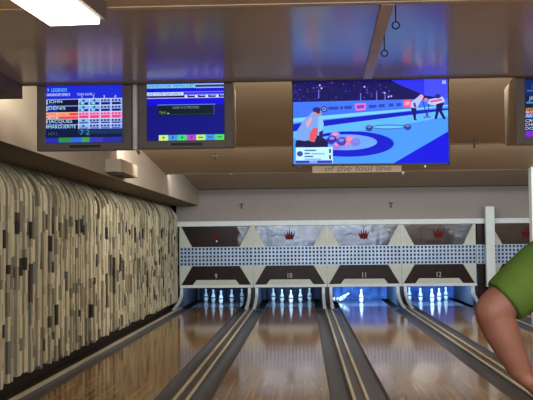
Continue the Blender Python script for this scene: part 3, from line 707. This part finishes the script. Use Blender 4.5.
def sprinkler(x, y, z, label):
    bm = NB(); lathe(bm, [(.035, 0.012), (.035, -.008), (.014, -.012), (.014, -.04), (.022, -.045), (.022, -.05)], 14)
    o = build('ceiling_sprinkler', bm, MT['sprink'], smooth=True); o.location = (x, y, z); tag(o, label, 'sprinkler', 'white sprinkler heads')
sprinkler(1.62, 15.5, surf(S3, 15.5), 'white sprinkler head at the right end of the foul line sign')
sprinkler(2.05, 15.2, surf(S3, 15.2), 'white sprinkler head under the right end of the television')
sprinkler(2.02, 18.3, surf(S4, 18.3), 'white sprinkler head on the last ceiling step below the sign')
sprinkler(-1.44, 18.0, surf(S4, 18.0), 'white sprinkler head on the last ceiling step at left')

# ---- vent box on the soffit
t = tag(empty('air_vent', (-2.455, 11.6, 2.44)), 'pale air vent box with dark louvre under it on the left soffit', 'air vent')
bm = NB(); box(bm, .0, .20, -.55, .55, -.04, .12, .005); build('duct_box', bm, MT['soffit'], t)
bm = NB(); box(bm, .02, .18, -.46, .46, -.046, -.038)
for i in range(9): box(bm, .025, .175, -.43 + .1 * i, -.40 + .1 * i, -.058, -.044)
build('louvre', bm, MT['vent'], t)

# ------------------------------------------------------------------ person at the right edge, seen from behind with a hand on the hip
def solid(name, bm, m, parent, voxel, smooth=4):
    o = build(name, bm, m, parent, smooth=True)
    r = o.modifiers.new('remesh', 'REMESH'); r.mode = 'VOXEL'; r.voxel_size = voxel; r.use_smooth_shade = True
    if smooth: q = o.modifiers.new('smooth', 'SMOOTH'); q.factor = .5; q.iterations = smooth
    return o
def person():
    px, py = 1.04, 3.02
    t = tag(empty('person', (px, py, 0)), 'person in a green short-sleeved shirt with hand on hip at the right edge', 'person')
    G = lambda x, y, z: (x - px, y - py, z)
    sh, el, wr = G(.862, 3.02, 1.486), G(.612, 2.985, 1.292), G(.706, 3.0, 1.085)
    bm = NB()
    # trunk, neck, head
    tube(bm, [(0, 0, .84), (0, 0, .95), (0, .005, 1.08), (0, .01, 1.22), (0, .01, 1.36), (0, 0, 1.46), (0, -.005, 1.53)], [(.165, .115), (.175, .12), (.165, .115), (.175, .118), (.185, .118), (.15, .09), (.065, .062)], 24, flat=(1, 0, 0))
    tube(bm, [(0, -.01, 1.46), (0, -.005, 1.56), (0, .01, 1.63)], [.068, .06, .06], 18)
    ball(bm, (0, .015, 1.725), (.076, .096, .112), 24, 18); ball(bm, (0, .045, 1.665), (.058, .062, .058), 18, 12)
    tube(bm, [(0, .105, 1.745), (0, .122, 1.705), (0, .112, 1.692)], [.010, .016, .012], 10)          # nose
    tube(bm, [(-.028, .102, 1.655), (0, .112, 1.653), (.028, .102, 1.655)], [.006, .009, .006], 8)      # lips
    tube(bm, [(-.05, .088, 1.752), (0, .104, 1.755), (.05, .088, 1.752)], [.010, .010, .010], 8)        # brow
    for s in (-1, 1): ball(bm, (s * .079, .005, 1.708), (.012, .022, .033), 12, 10)                     # ears
    # legs and feet
    for s in (-1, 1):
        tube(bm, [(s * .09, 0, .92), (s * .10, .005, .72), (s * .105, .01, .50), (s * .108, -.012, .36), (s * .11, -.01, .10), (s * .11, 0, .06)], [.098, .085, .062, .062, .042, .04], 18)
        tube(bm, [(s * .11, -.04, .045), (s * .115, .06, .04), (s * .125, .16, .028)], [.036, .038, .03], 12)
    # arm akimbo (the one in view)
    tube(bm, [(-.10, 0, 1.45), sh, tuple((a * .5 + b * .5) for a, b in zip(sh, el)), el], [.09, .078, .070, .060], 20)
    ball(bm, (el[0] - .002, el[1] - .006, el[2]), (.056, .056, .056), 16, 12)
    fm = tuple(a * .68 + b * .32 for a, b in zip(el, wr))
    tube(bm, [el, fm, tuple(a * .3 + b * .7 for a, b in zip(el, wr)), wr], [.058, .058, .047, .034], 20)
    hd = G(.765, 3.02, 1.02)
    tube(bm, [wr, tuple(a * .5 + b * .5 for a, b in zip(wr, hd)), hd], [(.030, .034), (.024, .044), (.019, .046)], 16, flat=(.8, 0, .6))
    for k in range(4):                                                                                   # fingers closing over the hip
        ky, kz = 2.978 + .026 * k, 1.018 - .006 * abs(k - 1.4)
        L = (.9, 1.0, .95, .78)[3 - k]
        a = G(.758, ky, kz + .004); b = G(.758 + .042 * L, ky + .004, kz - .022 * L); c = G(.758 + .068 * L, ky + .007, kz - .042 * L); d = G(.758 + .084 * L, ky + .009, kz - .060 * L)
        tube(bm, [a, b, c, d], [.0105, .010, .0092, .0075], 10)
    tube(bm, [G(.730, 2.985, 1.066), G(.766, 2.95, 1.04), G(.80, 2.935, 1.026), G(.832, 2.932, 1.016)], [.015, .0125, .011, .0085], 10)   # thumb from the side of the palm
    # the other arm hanging down
    tube(bm, [(.10, 0, 1.45), (.185, 0, 1.465), (.235, .0, 1.31), (.26, .0, 1.16), (.27, .03, 1.02), (.272, .06, .91)], [.09, .075, .058, .046, .043, .031], 20)
    tube(bm, [(.272, .06, .91), (.268, .075, .86), (.265, .085, .82)], [(.026, .03), (.018, .042), (.016, .04)], 14, flat=(1, 0, 0))
    for k in range(4):
        y = .055 + .022 * k; L = (.07, .08, .075, .058)[3 - k]
        tube(bm, [(.266, y, .825), (.262, y + .004, .825 - L * .5), (.252, y + .008, .825 - L)], [.0105, .0095, .0078], 10)
    tube(bm, [(.262, .10, .875), (.254, .125, .845), (.25, .135, .81)], [.014, .011, .009], 10)
    body = solid('body', bm, MT['hand'], t, .0055, 3)
    for s in (-1, 1):
        bm = NB(); ball(bm, (s * .031, .092, 1.728), (.013, .011, .010), 12, 10); e = build('eye', bm, MT['eye'], t, smooth=True)
        bm = NB(); ball(bm, (s * .031, .102, 1.728), (.006, .003, .006), 10, 8); build('iris', bm, MT['hair'], e, smooth=True)
    # shirt
    bm = NB()
    tube(bm, [(0, 0, .90), (0, 0, .97), (0, .005, 1.10), (0, .01, 1.24), (0, .01, 1.37), (0, 0, 1.465), (0, -.005, 1.525)], [(.192, .14), (.195, .142), (.188, .138), (.195, .138), (.205, .135), (.165, .105), (.082, .078)], 28, flat=(1, 0, 0))
    u = [a - b for a, b in zip(el, sh)]
    hem = tuple(a + b * .84 for a, b in zip(sh, u))
    tube(bm, [(-.08, 0, 1.43), (-.13, 0, 1.455), (sh[0] + .015, sh[1], sh[2] - .008), tuple(a + b * .35 for a, b in zip(sh, u)), tuple(a + b * .65 for a, b in zip(sh, u)), hem], [.10, .106, .105, .096, .087, .080], 24)
    tube(bm, [(.08, 0, 1.43), (.13, 0, 1.455), (.18, 0, 1.462), (.212, 0, 1.39), (.245, 0, 1.26)], [.10, .10, .094, .08, .074], 24)
    tube(bm, [(-.16, 0, 1.50), (-.05, -.01, 1.548), (.05, -.01, 1.548), (.16, 0, 1.49)], [.05, .062, .062, .05], 18)
    shirt = solid('shirt', bm, MT['shirt'], t, .008, 3)
    # armhole seams and sleeve hems
    for c, d, r in ((tuple(a + b * .08 for a, b in zip(sh, u)), u, .1015),):
        D = Vector(d).normalized(); U = D.cross(Vector((0, 1, 0))).normalized(); V = D.cross(U)
        bm = NB(); n = 36; tube(bm, [Vector(c) + (U * math.cos(2 * math.pi * k / n) + V * math.sin(2 * math.pi * k / n)) * r for k in range(n + 1)], .0022, 6); build('armhole_seam', bm, MT['shirt'], shirt)
    D = Vector(u).normalized(); U = D.cross(Vector((0, 1, 0))).normalized(); V = D.cross(U); c = Vector(hem) - D * .016
    bm = NB(); n = 36; tube(bm, [c + (U * math.cos(2 * math.pi * k / n) + V * math.sin(2 * math.pi * k / n)) * .0785 for k in range(n + 1)], .003, 6); build('sleeve_hem', bm, MT['shirt'], shirt)
    # trousers
    bm = NB()
    tube(bm, [(0, 0, .82), (0, 0, .90), (0, 0, .965)], [(.172, .125), (.182, .13), (.18, .126)], 24, flat=(1, 0, 0))
    for s in (-1, 1): tube(bm, [(s * .088, 0, .90), (s * .10, .005, .72), (s * .105, .01, .50), (s * .108, -.01, .34), (s * .11, -.005, .07)], [.106, .096, .078, .075, .068], 20)
    solid('trousers', bm, MT['trousers'], t, .01, 3)
    bm = NB(); ball(bm, (0, -.004, 1.742), (.084, .098, .108), 24, 16)
    for v in list(bm.verts):
        if v.co.y > .055 and v.co.z < 1.80 or v.co.z < 1.665: bm.verts.remove(v)
    build('hair', bm, MT['hair'], t, smooth=True)
    for s in (-1, 1):
        bm = NB(); tube(bm, [(s * .11, -.075, .05), (s * .11, -.03, .052), (s * .115, .06, .05), (s * .125, .15, .04), (s * .128, .2, .03)], [(.034, .048), (.042, .05), (.046, .048), (.048, .038), (.03, .026)], 16, flat=(1, 0, 0))
        for v in bm.verts: v.co.z = max(v.co.z, .002)
        build('shoe', bm, MT['shoe'], t, smooth=True)
person()

# ------------------------------------------------------------------ unseen daylight-toned lamps added for mask-panel reflections and front fill
def area(name, loc, size, rot, power, col=(1, 1, 1), spread=None):
    l = bpy.data.lights.new(name, 'AREA'); l.shape = 'RECTANGLE'; l.size, l.size_y = size; l.energy = power; l.color = col
    if spread: l.spread = spread
    o = bpy.data.objects.new(name, l); COL.objects.link(o); o.location = loc; o.rotation_euler = rot; return o
WARM = (1.0, .90, .76); COOL = (.72, .84, 1.0)
area('added_reflection_light', (.7, -4.8, 1.8), (6.4, 1.5), (R(90), 0, 0), 300, COOL)
area('added_reflection_light', (6.35, 7.0, 1.65), (1.0, 3.6), (R(90), 0, R(90)), 40, COOL)
# unseen fill added over the bowlers' area, brightening the person and fronts
area('added_fill_light', (1.5, 0.6, 2.66), (4.5, 1.6), (R(8), 0, 0), 150, WARM)
# hidden strips behind each ceiling step, shining down the lanes
for y, e, c in ((7.0, 185, (1, .93, .80)), (11.7, 260, (1, .95, .86)), (16.1, 105, (.93, .97, 1.0))):
    area('step_lamp', (1.95, y, ZC + .08), (8.6, .07), (R(100), 0, 0), e, c)
# pin lights inside each mask
for n, e in ((9, 22), (10, 30), (11, 75), (12, 68), (13, 30)):
    area('pin_lamp', (LANE[n], YM + .22, .75), (1.3, .12), (R(38), 0, 0), e, (.45, .72, 1.0))

w = bpy.data.worlds.new('world'); scene.world = w; w.use_nodes = True
w.node_tree.nodes['Background'].inputs[0].default_value = (.02, .02, .025, 1)
